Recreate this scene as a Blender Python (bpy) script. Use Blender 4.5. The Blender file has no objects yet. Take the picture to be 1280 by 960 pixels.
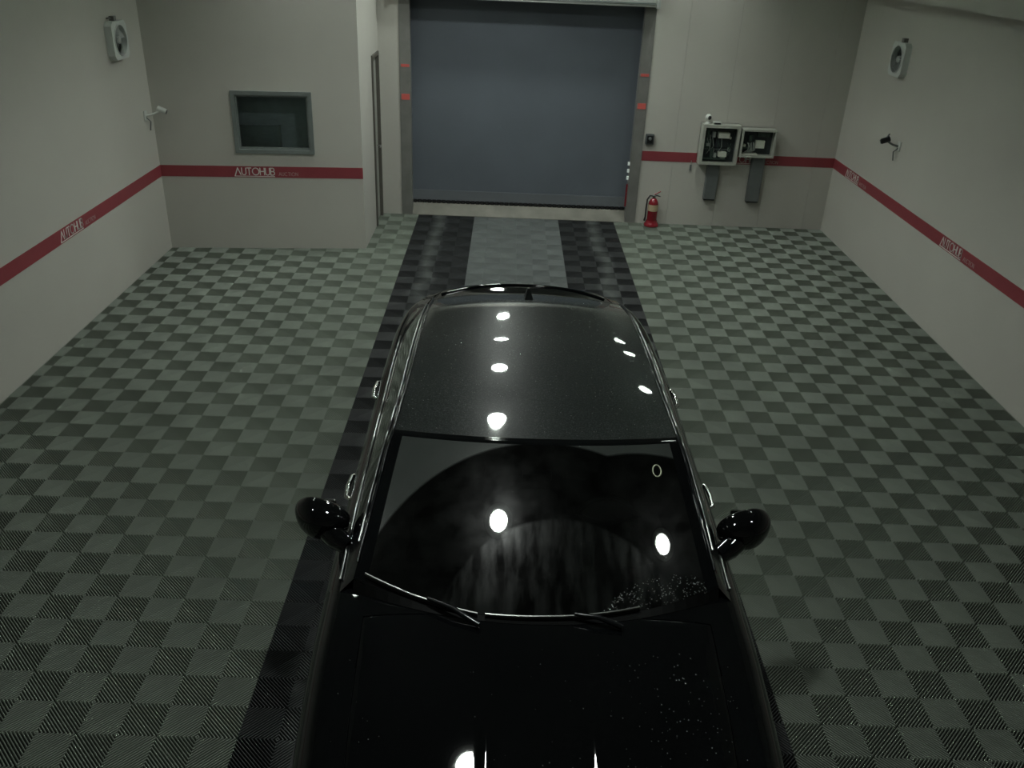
import bpy, bmesh, math, random
from mathutils import Vector, Matrix
random.seed(7)
scene = bpy.context.scene
COL = scene.collection

# ------------------------------------------------------------------ camera, world, exposure
cam_d = bpy.data.cameras.new('security_camera_view')
cam = bpy.data.objects.new('security_camera_view', cam_d)
COL.objects.link(cam)
YAW, PITCH, ROLL = 0.0157, 0.4775, 0.0428
cy, sy, cp, sp = math.cos(YAW), math.sin(YAW), math.cos(PITCH), math.sin(PITCH)
fwd = Vector((sy * cp, cy * cp, -sp))
rgt = Vector((cy, -sy, 0))
upv = rgt.cross(fwd)
r2 = rgt * math.cos(ROLL) + upv * math.sin(ROLL)
u2 = -rgt * math.sin(ROLL) + upv * math.cos(ROLL)
M = Matrix((r2, u2, -fwd)).transposed().to_4x4()
M.translation = Vector((-0.1505, -8.8337, 3.6162))
cam.matrix_world = M
cam_d.sensor_fit = 'HORIZONTAL'
cam_d.sensor_width = 36.0
cam_d.lens = 36.0 * 1084.58 / 1280.0
cam_d.clip_start = 0.05
cam_d.clip_end = 100
scene.camera = cam

world = bpy.data.worlds.new('World')
scene.world = world
world.use_nodes = True
world.node_tree.nodes['Background'].inputs[0].default_value = (0.5, 0.58, 0.55, 1)
world.node_tree.nodes['Background'].inputs[1].default_value = 0.0   # closed room: no sky light
vs = scene.view_settings
vs.view_transform = 'Standard'
vs.look = 'None'
vs.exposure = 0.0
vs.gamma = 1.0
vs.use_curve_mapping = False

LAMP_POWER = 24.0          # row over the runway; side rows, same lamps, are set weaker and narrower to dim the walls
SIDE_POWER = 4.2
LAMP_COLOR = (0.94, 1.0, 0.95)
LAMP_Z = 4.30

# ------------------------------------------------------------------ room measures
XR, XL, YB = 4.40, -4.29, 3.355        # right wall, left wall, back wall (inner faces)
YF, ZC = -10.4, 4.60                   # wall behind the viewer, ceiling
XP = -1.915                            # side face of the partition
PA, PB = (XL, 1.53), (XP, 1.765)       # front face of the partition, seen from above
ZT, ZB = 1.023, 0.890                  # red stripe

# ------------------------------------------------------------------ helpers
def tag(o, label=None, cat=None, group=None, kind=None):
    if label: o['label'] = label
    if cat: o['category'] = cat
    if group: o['group'] = group
    if kind: o['kind'] = kind
    return o

def empty(name, loc=(0, 0, 0), rz=0.0, parent=None):
    o = bpy.data.objects.new(name, None)
    COL.objects.link(o)
    o.empty_display_size = 0.1
    o.location = loc
    o.rotation_euler = (0, 0, rz)
    if parent: o.parent = parent
    return o

class MB:
    """Collects vertices and faces; build() links them as one mesh object."""
    def __init__(s): s.v, s.f = [], []
    def quad(s, *p):
        n = len(s.v); s.v += [tuple(q) for q in p]; s.f.append(tuple(range(n, n + len(p)))); return s
    def box(s, x0, x1, y0, y1, z0, z1, bev=0.0):
        if bev:
            bm = bmesh.new(); bmesh.ops.create_cube(bm, size=1)
            bmesh.ops.scale(bm, vec=(x1 - x0, y1 - y0, z1 - z0), verts=bm.verts)
            bmesh.ops.bevel(bm, geom=bm.edges[:], offset=bev, segments=2, affect='EDGES', profile=0.5)
            bmesh.ops.translate(bm, vec=((x0 + x1) / 2, (y0 + y1) / 2, (z0 + z1) / 2), verts=bm.verts)
            return s.frombm(bm)
        n = len(s.v)
        s.v += [(x, y, z) for z in (z0, z1) for y in (y0, y1) for x in (x0, x1)]
        for f in ((0, 2, 3, 1), (4, 5, 7, 6), (0, 1, 5, 4), (2, 6, 7, 3), (0, 4, 6, 2), (1, 3, 7, 5)):
            s.f.append(tuple(n + i for i in f))
        return s
    def frombm(s, bm):
        n = len(s.v); bm.verts.index_update()
        s.v += [tuple(v.co) for v in bm.verts]
        s.f += [tuple(n + v.index for v in f.verts) for f in bm.faces]
        bm.free(); return s
    def tube(s, pts, r, seg=8, closed=False):
        pts = [Vector(p) for p in pts]; n0 = len(s.v); N = len(pts)
        rr = r if isinstance(r, (list, tuple)) else [r] * N
        nrm = None
        for i, p in enumerate(pts):
            if closed: t = pts[(i + 1) % N] - pts[i - 1]
            else: t = pts[min(i + 1, N - 1)] - pts[max(i - 1, 0)]
            t.normalize()
            if nrm is None:
                nrm = t.cross(Vector((0, 0, 1)))
                if nrm.length < 1e-3: nrm = t.cross(Vector((1, 0, 0)))
            nrm = (nrm - t * nrm.dot(t)).normalized(); b = t.cross(nrm)
            for k in range(seg):
                a = 2 * math.pi * k / seg
                s.v.append(tuple(p + (nrm * math.cos(a) + b * math.sin(a)) * rr[i]))
        for i in range(N if closed else N - 1):
            for k in range(seg):
                a = n0 + i * seg; c = n0 + ((i + 1) % N) * seg
                s.f.append((a + k, a + (k + 1) % seg, c + (k + 1) % seg, c + k))
        if not closed:
            s.f.append(tuple(n0 + k for k in range(seg))[::-1])
            s.f.append(tuple(n0 + (N - 1) * seg + k for k in range(seg)))
        return s
    def lathe(s, prof, c=(0, 0, 0), axis='z', seg=24, cap=True):
        n0 = len(s.v)
        for r, h in prof:
            for k in range(seg):
                a = 2 * math.pi * k / seg; x, y = r * math.cos(a), r * math.sin(a)
                p = {'z': (x, y, h), 'y': (x, -h, y), 'x': (h, x, y)}[axis]
                s.v.append((p[0] + c[0], p[1] + c[1], p[2] + c[2]))
        for i in range(len(prof) - 1):
            for k in range(seg):
                a = n0 + i * seg; b = a + seg
                s.f.append((a + k, a + (k + 1) % seg, b + (k + 1) % seg, b + k))
        if cap and prof[0][0] > 1e-6: s.f.append(tuple(n0 + k for k in range(seg))[::-1])
        if cap and prof[-1][0] > 1e-6: s.f.append(tuple(n0 + (len(prof) - 1) * seg + k for k in range(seg)))
        return s
    def ell(s, c, r, seg=16, rings=10):
        bm = bmesh.new(); bmesh.ops.create_uvsphere(bm, u_segments=seg, v_segments=rings, radius=1)
        bmesh.ops.scale(bm, vec=r, verts=bm.verts); bmesh.ops.translate(bm, vec=c, verts=bm.verts)
        return s.frombm(bm)
    def xform(s, m):
        s.v = [tuple(m @ Vector(p)) for p in s.v]; return s
    def build(s, name, mat, parent=None, smooth=None, flip=False):
        me = bpy.data.meshes.new(name)
        me.from_pydata(s.v, [], s.f)
        bm = bmesh.new(); bm.from_mesh(me)
        if not flip: bmesh.ops.recalc_face_normals(bm, faces=bm.faces)
        bm.to_mesh(me); bm.free()
        me.materials.append(mat)
        if smooth is not None:
            for p in me.polygons: p.use_smooth = True
            me.set_sharp_from_angle(angle=math.radians(smooth))
        o = bpy.data.objects.new(name, me); COL.objects.link(o)
        if parent: o.parent = parent
        return o

def structure(o, label=None, cat=None):
    return tag(o, label, cat, kind='structure')

# ------------------------------------------------------------------ materials
def mat(name, col, rough=0.5, metal=0.0, noise=None, bump=None, spec=0.5, coat=0.0, emit=None):
    m = bpy.data.materials.new(name); m.use_nodes = True
    nt = m.node_tree; b = nt.nodes['Principled BSDF']
    b.inputs['Base Color'].default_value = (*col, 1)
    b.inputs['Roughness'].default_value = rough
    b.inputs['Metallic'].default_value = metal
    b.inputs['Specular IOR Level'].default_value = spec
    if coat:
        b.inputs['Coat Weight'].default_value = coat
        b.inputs['Coat Roughness'].default_value = 0.03
    if emit:
        b.inputs['Emission Color'].default_value = (*emit[0], 1)
        b.inputs['Emission Strength'].default_value = emit[1]
    tc = nt.nodes.new('ShaderNodeTexCoord')
    if noise:
        sc, amt = noise
        n = nt.nodes.new('ShaderNodeTexNoise'); n.inputs['Scale'].default_value = sc; n.inputs['Detail'].default_value = 5
        r = nt.nodes.new('ShaderNodeValToRGB')
        r.color_ramp.elements[0].position = 0.3; r.color_ramp.elements[1].position = 0.7
        r.color_ramp.elements[0].color = (*[c * (1 - amt) for c in col], 1)
        r.color_ramp.elements[1].color = (*[min(1, c * (1 + amt)) for c in col], 1)
        nt.links.new(tc.outputs['Object'], n.inputs['Vector'])
        nt.links.new(n.outputs['Fac'], r.inputs['Fac'])
        nt.links.new(r.outputs['Color'], b.inputs['Base Color'])
    if bump:
        sc, st = bump
        n = nt.nodes.new('ShaderNodeTexNoise'); n.inputs['Scale'].default_value = sc; n.inputs['Detail'].default_value = 4
        bp = nt.nodes.new('ShaderNodeBump'); bp.inputs['Strength'].default_value = st; bp.inputs['Distance'].default_value = 0.01
        nt.links.new(tc.outputs['Object'], n.inputs['Vector'])
        nt.links.new(n.outputs['Fac'], bp.inputs['Height'])
        nt.links.new(bp.outputs['Normal'], b.inputs['Normal'])
    return m

MT = {}
MT['wall'] = mat('wall_paint', (0.535, 0.525, 0.475), 0.62, noise=(0.7, 0.035), bump=(60, 0.03))
MT['ceiling'] = mat('ceiling_paint', (0.30, 0.31, 0.29), 0.8, noise=(1.5, 0.05))
MT['slab'] = mat('floor_slab', (0.008, 0.009, 0.008), 0.9, noise=(6, 0.2))
MT['stripe'] = mat('red_vinyl', (0.29, 0.050, 0.062), 0.5, noise=(3, 0.06))
MT['letter'] = mat('white_lettering', (0.80, 0.78, 0.74), 0.5, noise=(12, 0.04))
MT['letter_dim'] = mat('pale_thin_lettering', (0.52, 0.37, 0.36), 0.5, noise=(12, 0.04))
MT['frame'] = mat('window_aluminium', (0.24, 0.27, 0.26), 0.45, 0.3, noise=(8, 0.06))
MT['dark_line'] = mat('door_frame_dark', (0.10, 0.095, 0.08), 0.5, noise=(9, 0.1))
MT['doorleaf'] = mat('door_leaf_paint', (0.36, 0.37, 0.33), 0.5, noise=(3, 0.05))
MT['steel'] = mat('brushed_steel', (0.22, 0.22, 0.205), 0.45, 0.15, noise=(5, 0.12))
MT['threshold'] = mat('threshold_concrete', (0.20, 0.195, 0.165), 0.45, noise=(4, 0.18))
MT['curtain'] = mat('curtain_fabric', (0.135, 0.155, 0.180), 0.42, noise=(1.2, 0.08))
MT['curtain_band'] = mat('curtain_bottom_band', (0.155, 0.17, 0.185), 0.5, noise=(1.5, 0.08))
MT['rubber'] = mat('black_rubber', (0.012, 0.012, 0.013), 0.6, noise=(20, 0.2))
MT['housing'] = mat('roller_housing_paint', (0.58, 0.61, 0.57), 0.4, noise=(4, 0.04))
MT['boxgrey'] = mat('enclosure_grey', (0.42, 0.435, 0.38), 0.5, noise=(10, 0.06))
MT['boxin'] = mat('enclosure_inside', (0.030, 0.038, 0.042), 0.6, noise=(14, 0.2))
MT['duct'] = mat('duct_grey', (0.145, 0.160, 0.158), 0.5, noise=(7, 0.08))
MT['paper'] = mat('label_paper', (0.62, 0.64, 0.55), 0.7, noise=(30, 0.06))
MT['pcb'] = mat('circuit_green', (0.045, 0.075, 0.060), 0.5, noise=(40, 0.3))
MT['wire'] = mat('pale_wire', (0.30, 0.34, 0.31), 0.5, noise=(20, 0.1))
MT['whiteplastic'] = mat('white_plastic', (0.60, 0.62, 0.58), 0.4, noise=(9, 0.04))
MT['fanplastic'] = mat('fan_plastic', (0.62, 0.65, 0.62), 0.45, noise=(9, 0.04))
MT['fandark'] = mat('fan_dark_plastic', (0.16, 0.175, 0.17), 0.5, noise=(9, 0.08))
MT['fangrey'] = mat('fan_grey_plastic', (0.38, 0.40, 0.385), 0.5, noise=(9, 0.06))
MT['black'] = mat('black_plastic', (0.014, 0.015, 0.016), 0.35, noise=(15, 0.15))
MT['redpaint'] = mat('extinguisher_red', (0.24, 0.012, 0.022), 0.22, noise=(6, 0.08), coat=0.6)
MT['cream'] = mat('cream_label', (0.52, 0.42, 0.27), 0.6, noise=(30, 0.08))
MT['officewall'] = mat('office_wall', (0.62, 0.66, 0.68), 0.7, noise=(2, 0.05))
MT['panel'] = mat('dark_panel', (0.22, 0.26, 0.27), 0.5, noise=(5, 0.08))
MT['redled'] = mat('red_led', (0.35, 0.06, 0.05), 0.3, noise=(9, 0.05), emit=((1.0, 0.25, 0.20), 0.10))
MT['whiteled'] = mat('white_led', (0.8, 0.85, 0.8), 0.3, noise=(9, 0.02), emit=((0.9, 1, 0.95), 0.15))
MT['lamphouse'] = mat('lamp_housing', (0.10, 0.10, 0.10), 0.4, 0.5, noise=(9, 0.08))
MT['lampring'] = mat('lamp_reflector', (0.55, 0.58, 0.55), 0.3, noise=(9, 0.03))
MT['chrome'] = mat('chrome', (0.62, 0.64, 0.62), 0.12, 1.0, noise=(8, 0.03))
MT['satin'] = mat('satin_trim', (0.26, 0.27, 0.26), 0.28, 1.0, noise=(8, 0.05))
MT['tyre'] = mat('tyre_rubber', (0.012, 0.012, 0.012), 0.75, noise=(12, 0.2))
MT['alloy'] = mat('alloy_rim', (0.25, 0.26, 0.26), 0.3, 0.9, noise=(8, 0.05))
MT['lens'] = mat('headlight_lens', (0.20, 0.22, 0.23), 0.06, noise=(6, 0.1), coat=1)
MT['taillens'] = mat('taillight_lens', (0.16, 0.008, 0.010), 0.1, noise=(6, 0.1), coat=1)
MT['trimblack'] = mat('gloss_black_trim', (0.006, 0.007, 0.008), 0.2, noise=(10, 0.1))
MT['seat'] = mat('seat_leather', (0.012, 0.012, 0.013), 0.55, noise=(9, 0.15))
MT['sticker'] = mat('pale_ring', (0.55, 0.58, 0.42), 0.5, noise=(9, 0.05))
MT['water'] = mat('water_drops', (0.42, 0.45, 0.45), 0.20, 0.8, noise=(9, 0.05), coat=1)

def tile_mat(name, col, dirt):
    m = mat(name, col, 0.38, noise=(2.2, 0.10), spec=0.45)
    nt = m.node_tree; b = nt.nodes['Principled BSDF']
    src = b.inputs['Base Color'].links[0].from_socket
    geo = nt.nodes.new('ShaderNodeNewGeometry')
    n = nt.nodes.new('ShaderNodeTexNoise'); n.inputs['Scale'].default_value = 0.9; n.inputs['Detail'].default_value = 6
    nt.links.new(geo.outputs['Position'], n.inputs['Vector'])
    ramp = nt.nodes.new('ShaderNodeValToRGB')
    ramp.color_ramp.elements[0].position = 0.42; ramp.color_ramp.elements[0].color = (0, 0, 0, 1)
    ramp.color_ramp.elements[1].position = 0.75; ramp.color_ramp.elements[1].color = (1, 1, 1, 1)
    nt.links.new(n.outputs['Fac'], ramp.inputs['Fac'])
    mx = nt.nodes.new('ShaderNodeMix'); mx.data_type = 'RGBA'
    mul = nt.nodes.new('ShaderNodeMath'); mul.operation = 'MULTIPLY'; mul.inputs[1].default_value = 0.35
    nt.links.new(ramp.outputs['Color'], mul.inputs[0])
    fac = mul.outputs[0]
    if dirt:   # pale tyre dirt dragged along the two wheel tracks
        sep = nt.nodes.new('ShaderNodeSeparateXYZ'); nt.links.new(geo.outputs['Position'], sep.inputs[0])
        n2 = nt.nodes.new('ShaderNodeTexNoise'); n2.inputs['Scale'].default_value = 2.2; n2.inputs['Detail'].default_value = 6
        nt.links.new(geo.outputs['Position'], n2.inputs['Vector'])
        wob = nt.nodes.new('ShaderNodeMath'); wob.operation = 'MULTIPLY_ADD'; wob.inputs[1].default_value = 0.34; 
        nt.links.new(n2.outputs['Fac'], wob.inputs[0])
        ab = nt.nodes.new('ShaderNodeMath'); ab.operation = 'ABSOLUTE'; nt.links.new(sep.outputs['X'], ab.inputs[0])
        nt.links.new(ab.outputs[0], wob.inputs[2])
        mr = nt.nodes.new('ShaderNodeMath'); mr.operation = 'SUBTRACT'; mr.inputs[1].default_value = 1.26
        nt.links.new(wob.outputs[0], mr.inputs[0])
        a2 = nt.nodes.new('ShaderNodeMath'); a2.operation = 'ABSOLUTE'; nt.links.new(mr.outputs[0], a2.inputs[0])
        band = nt.nodes.new('ShaderNodeMapRange'); band.inputs[1].default_value = 0.13; band.inputs[2].default_value = 0.0
        band.inputs[3].default_value = 0.0; band.inputs[4].default_value = 0.75
        nt.links.new(a2.outputs[0], band.inputs[0])
        mxx = nt.nodes.new('ShaderNodeMath'); mxx.operation = 'MAXIMUM'
        mul.inputs[1].default_value = 0.06
        nt.links.new(fac, mxx.inputs[0]); nt.links.new(band.outputs[0], mxx.inputs[1]); fac = mxx.outputs[0]
    nt.links.new(fac, mx.inputs['Factor'])
    nt.links.new(src, mx.inputs['A'])
    mx.inputs['B'].default_value = (*((0.11, 0.12, 0.115) if dirt else [c * 0.72 for c in col]), 1)
    nt.links.new(mx.outputs['Result'], b.inputs['Base Color'])
    return m
MT['tile_grey'] = tile_mat('tile_grey', (0.180, 0.206, 0.170), False)
MT['tile_black'] = tile_mat('tile_black', (0.022, 0.024, 0.025), True)
MT['tile_mid'] = tile_mat('tile_mid_grey', (0.145, 0.160, 0.156), False)

def paint(name, base, dust, spec):
    m = mat(name, base, 0.30, spec=spec, coat=1.0)
    nt = m.node_tree; b = nt.nodes['Principled BSDF']; b.inputs['Coat Roughness'].default_value = 0.025
    tc = nt.nodes.new('ShaderNodeTexCoord')
    n = nt.nodes.new('ShaderNodeTexNoise'); n.inputs['Scale'].default_value = 130; n.inputs['Detail'].default_value = 3
    n2 = nt.nodes.new('ShaderNodeTexNoise'); n2.inputs['Scale'].default_value = 3.0; n2.inputs['Detail'].default_value = 5
    for q in (n, n2): nt.links.new(tc.outputs['Object'], q.inputs['Vector'])
    r = nt.nodes.new('ShaderNodeMapRange'); r.inputs[1].default_value = 0.45; r.inputs[2].default_value = 0.8
    nt.links.new(n.outputs['Fac'], r.inputs[0])
    ml = nt.nodes.new('ShaderNodeMath'); ml.operation = 'MULTIPLY'
    nt.links.new(r.outputs[0], ml.inputs[0]); nt.links.new(n2.outputs['Fac'], ml.inputs[1])
    mx = nt.nodes.new('ShaderNodeMix'); mx.data_type = 'RGBA'
    mx.inputs['A'].default_value = (*base, 1); mx.inputs['B'].default_value = (*dust, 1)
    nt.links.new(ml.outputs[0], mx.inputs['Factor']); nt.links.new(mx.outputs['Result'], b.inputs['Base Color'])
    return m
MT['paint'] = paint('black_paint', (0.0025, 0.003, 0.0035), (0.012, 0.013, 0.013), 0.0)
MT['paint_roof'] = paint('black_paint_dusty', (0.016, 0.019, 0.0185), (0.075, 0.083, 0.080), 0.05)

def glass_mat(name, tint, dust_nodes=None, dust_col=(0.045, 0.052, 0.048)):
    m = bpy.data.materials.new(name); m.use_nodes = True; nt = m.node_tree
    nt.nodes.remove(nt.nodes['Principled BSDF']); out = nt.nodes['Material Output']
    tr = nt.nodes.new('ShaderNodeBsdfTransparent'); tr.inputs[0].default_value = (*tint, 1)
    gl = nt.nodes.new('ShaderNodeBsdfGlossy'); gl.inputs['Roughness'].default_value = 0.02; gl.inputs[0].default_value = (1, 1, 1, 1)
    fr = nt.nodes.new('ShaderNodeFresnel'); fr.inputs[0].default_value = 1.5
    mx = nt.nodes.new('ShaderNodeMixShader')
    nt.links.new(fr.outputs[0], mx.inputs[0]); nt.links.new(tr.outputs[0], mx.inputs[1]); nt.links.new(gl.outputs[0], mx.inputs[2])
    res = mx.outputs[0]
    tc = nt.nodes.new('ShaderNodeTexCoord')
    df = nt.nodes.new('ShaderNodeBsdfPrincipled'); df.inputs['Base Color'].default_value = (*dust_col, 1); df.inputs['Roughness'].default_value = 0.25
    n = nt.nodes.new('ShaderNodeTexNoise'); n.inputs['Scale'].default_value = 9; n.inputs['Detail'].default_value = 6
    nt.links.new(tc.outputs['Object'], n.inputs['Vector'])
    fac = nt.nodes.new('ShaderNodeMapRange'); fac.inputs[1].default_value = 0.35; fac.inputs[2].default_value = 0.75
    fac.inputs[3].default_value = 0.02; fac.inputs[4].default_value = 0.10
    nt.links.new(n.outputs['Fac'], fac.inputs[0]); f = fac.outputs[0]
    if dust_nodes: f = dust_nodes(nt, tc, n, f)
    m2 = nt.nodes.new('ShaderNodeMixShader')
    nt.links.new(f, m2.inputs[0]); nt.links.new(res, m2.inputs[1]); nt.links.new(df.outputs[0], m2.inputs[2])
    nt.links.new(m2.outputs[0], out.inputs[0])
    return m

def wiper_film(nt, tc, n, f):
    """Dust film left outside the two wiper sweeps (circles round the wiper pivots, in the car's own measures)."""
    sep = nt.nodes.new('ShaderNodeSeparateXYZ'); nt.links.new(tc.outputs['Object'], sep.inputs[0])
    masks = []
    for (px, py, r) in ((.04, -1.261, 0.89), (0.62, -1.22, 0.84), (.114, -1.328, .555)):
        d2 = None
        for ax, c, k in (('X', px, 1.0), ('Y', py, 1.12)):
            a = nt.nodes.new('ShaderNodeMath'); a.operation = 'SUBTRACT'; nt.links.new(sep.outputs[ax], a.inputs[0]); a.inputs[1].default_value = c
            s = nt.nodes.new('ShaderNodeMath'); s.operation = 'MULTIPLY'; nt.links.new(a.outputs[0], s.inputs[0]); s.inputs[1].default_value = k
            q = nt.nodes.new('ShaderNodeMath'); q.operation = 'POWER'; nt.links.new(s.outputs[0], q.inputs[0]); q.inputs[1].default_value = 2
            q2 = nt.nodes.new('ShaderNodeMath'); q2.operation = 'MULTIPLY'; nt.links.new(s.outputs[0], q2.inputs[0]); nt.links.new(s.outputs[0], q2.inputs[1])
            if d2 is None: d2 = q2.outputs[0]
            else:
                ad = nt.nodes.new('ShaderNodeMath'); ad.operation = 'ADD'; nt.links.new(d2, ad.inputs[0]); nt.links.new(q2.outputs[0], ad.inputs[1]); d2 = ad.outputs[0]
        mr = nt.nodes.new('ShaderNodeMapRange'); mr.inputs[1].default_value = (r - 0.006) ** 2; mr.inputs[2].default_value = (r + 0.008) ** 2
        nt.links.new(d2, mr.inputs[0]); masks.append(mr.outputs[0])
    mn = nt.nodes.new('ShaderNodeMath'); mn.operation = 'MULTIPLY'; nt.links.new(masks[0], mn.inputs[0]); nt.links.new(masks[1], mn.inputs[1])
    sc = nt.nodes.new('ShaderNodeMath'); sc.operation = 'MULTIPLY'; nt.links.new(mn.outputs[0], sc.inputs[0]); sc.inputs[1].default_value = 0.75
    ad = nt.nodes.new('ShaderNodeMath'); ad.operation = 'ADD'; nt.links.new(sc.outputs[0], ad.inputs[0]); nt.links.new(f, ad.inputs[1])
    # streaky smear inside the inner sweep
    mp = nt.nodes.new('ShaderNodeMapping'); mp.inputs['Scale'].default_value = (14, 3, 3); nt.links.new(tc.outputs['Object'], mp.inputs[0])
    n3 = nt.nodes.new('ShaderNodeTexNoise'); n3.inputs['Scale'].default_value = 1.4; n3.inputs['Detail'].default_value = 6; nt.links.new(mp.outputs[0], n3.inputs['Vector'])
    st = nt.nodes.new('ShaderNodeMapRange'); st.inputs[1].default_value = .42; st.inputs[2].default_value = .75; st.inputs[4].default_value = .26; nt.links.new(n3.outputs['Fac'], st.inputs[0])
    iv = nt.nodes.new('ShaderNodeMath'); iv.operation = 'SUBTRACT'; iv.inputs[0].default_value = 1.0; nt.links.new(masks[2], iv.inputs[1])
    sm = nt.nodes.new('ShaderNodeMath'); sm.operation = 'MULTIPLY'; nt.links.new(st.outputs[0], sm.inputs[0]); nt.links.new(iv.outputs[0], sm.inputs[1])
    a2 = nt.nodes.new('ShaderNodeMath'); a2.operation = 'ADD'; nt.links.new(ad.outputs[0], a2.inputs[0]); nt.links.new(sm.outputs[0], a2.inputs[1])
    return a2.outputs[0]
MT['windshield'] = glass_mat('windshield_glass', (0.16, 0.18, 0.17), wiper_film)
MT['glass'] = glass_mat('tinted_glass', (0.05, 0.055, 0.055))
MT['pane'] = glass_mat('window_glass', (0.90, 0.95, 0.95), None, (0.10, 0.115, 0.115))

# ------------------------------------------------------------------ floor: slab and ribbed tiles
T = 0.2
floor = MB().box(XL - .1, XR + .1, YF - .1, YB + .05, -0.12, -0.029).build('floor', MT['slab'])
structure(floor, 'dark floor slab covered with ribbed interlocking plastic tiles', 'floor')

def tile_ribs(d):
    """Rounded ribs of one square tile, its far-left corner at the origin (towards the viewer is -y)."""
    V, F = [], []
    prof = [(-.0052, -.030), (-.0052, -.0060), (-.0032, -.0016), (0, 0), (.0032, -.0016), (.0052, -.0060), (.0052, -.030)]
    def seg(q):
        return ((0, q), (q, 0)) if q <= T else ((q - T, T), (T, q - T))
    for k in range(20):
        s = (k + .5) * .02; n = len(V)
        for ds, z in prof:
            for p in seg(s + ds):
                V.append((p[0] if d else T - p[0], p[1] - T, z))       # x + y = const, or mirrored
        for a in range(len(prof) - 1):
            f = (n + 2 * a, n + 2 * a + 1, n + 2 * a + 3, n + 2 * a + 2)
            F.append(f if d else f[::-1])
    return V, F
RIBS = {0: tile_ribs(0), 1: tile_ribs(1)}
TILE_MESH = {}
def tile_mesh(par, key):
    if (par, key) not in TILE_MESH:
        me = bpy.data.meshes.new('floor_tile'); me.from_pydata(RIBS[par][0], [], RIBS[par][1]); me.polygons.foreach_set('use_smooth', [True] * len(me.polygons)); me.materials.append(MT[key])
        TILE_MESH[(par, key)] = me
    return TILE_MESH[(par, key)]

def pix(p):
    d = Vector(p) - cam.matrix_world.translation
    z = d.dot(fwd)
    if z < 0.2: return None
    return (640 + 1084.58 * d.dot(r2) / z, 480 - 1084.58 * d.dot(u2) / z, z)

tiles = []
c0 = math.floor((XL + 1.4) / T); c1 = math.ceil((XR + 1.4) / T)
v0 = math.floor(-YB / T); v1 = math.ceil(-YF / T)
for v in range(v0, v1):
    for c in range(c0, c1):
        x, y = -1.4 + T * c, -T * v
        if x + T < XL + .02 or x > XR - .02: continue
        if y - T > 1.78 and x + T <= XP + .02: continue          # inside the partition
        if y - T > YB - .02: continue
        key = 'tile_grey' if c < 0 or c >= 14 else ('tile_mid' if 4 <= c < 10 else 'tile_black')
        par = 1 if (c + v) % 2 else 0
        size = 0
        q = pix((x + T / 2, y - T / 2, 0))
        under_car = abs(x + T / 2 - .03) < 0.93 and -7.3 < y - T / 2 < -2.3
        if q and 8 < q[0] < 1272 and 8 < q[1] < 952 and not under_car:
            hide = (430 - (q[1] - 400) * .17 < q[0] < 850 + (q[1] - 400) * .22) and q[1] > 360
            if not hide: size = 1 / q[2]
        tiles.append((size, x, y, key, par))
tiles.sort(key=lambda t: -t[0])
single, rest = tiles[:300], tiles[300:]
for size, x, y, key, par in single:
    o = bpy.data.objects.new('floor_tile', tile_mesh(par, key)); COL.objects.link(o)
    o.location = (x, y, 0); o.parent = floor
V, F, MI = [], [], []
keys = ['tile_grey', 'tile_black', 'tile_mid']
for size, x, y, key, par in rest:
    rv, rf = RIBS[par]; n = len(V); k = keys.index(key)
    V += [(a + x, b + y, c) for a, b, c in rv]
    for f in rf: F.append(tuple(n + i for i in f)); MI.append(k)
me = bpy.data.meshes.new('floor_tiles'); me.from_pydata(V, [], F)
for k in keys: me.materials.append(MT[k])
me.polygons.foreach_set('material_index', MI); me.polygons.foreach_set('use_smooth', [True] * len(MI))
o = bpy.data.objects.new('floor_tiles', me); COL.objects.link(o); o.parent = floor
tag(o, 'the remaining ribbed grey and black floor tiles further away', None, None, 'stuff')

# ------------------------------------------------------------------ walls
WT = 0.15
wl = MB().box(XL - WT, XL, YF, PA[1] + 1.6, -.12, ZC).build('wall_left', MT['wall']); structure(wl, 'plain off-white side wall with a wall fan', 'wall')
wr = MB().box(XR, XR + WT, YF, YB + .6, -.12, ZC).build('wall_right', MT['wall']); structure(wr, 'plain off-white side wall opposite the partition', 'wall')
wf = MB().box(XL - WT, XR + WT, YF - WT, YF, -.12, ZC).build('wall_front', MT['wall']); structure(wf, 'off-white wall facing the roll-up door', 'wall')
ce = MB().box(XL - WT, XR + WT, YF - WT, YB + 1.2, ZC, ZC + .12).build('ceiling', MT['ceiling']); structure(ce, 'high plain ceiling with rows of round lamps', 'ceiling')

# partition: front face with a window opening
ang = math.atan2(PB[1] - PA[1], PB[0] - PA[0]); PL = math.hypot(PB[0] - PA[0], PB[1] - PA[1])
wp = empty('wall_partition', (PA[0], PA[1], 0), ang)
structure(wp, 'off-white partition wall with an office window', 'wall')
def pu(X):  # world X on the partition front -> distance along it
    return (X - PA[0]) / math.cos(ang)
WX0, WX1, WZ0, WZ1 = pu(-3.39), pu(-2.48), 1.185, 1.892
m = MB()
m.box(-.05, WX0, 0, .12, -.12, ZC); m.box(WX1, PL, 0, .12, -.12, ZC)
m.box(WX0, WX1, 0, .12, -.12, WZ0); m.box(WX0, WX1, 0, .12, WZ1, ZC)
m.build('wall_face', MT['wall'], wp)
ws = MB()
DY0, DY1, DZ = 2.72, 3.27, 2.20
ws.box(XP - .12, XP, PB[1] + .002, DY0, -.12, ZC); ws.box(XP - .12, XP, DY1, YB + .6, -.12, ZC); ws.box(XP - .12, XP, DY0, DY1, DZ, ZC)
wso = ws.build('wall_partition_side', MT['wall']); structure(wso, 'narrow side of the partition holding a door', 'wall')

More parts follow.
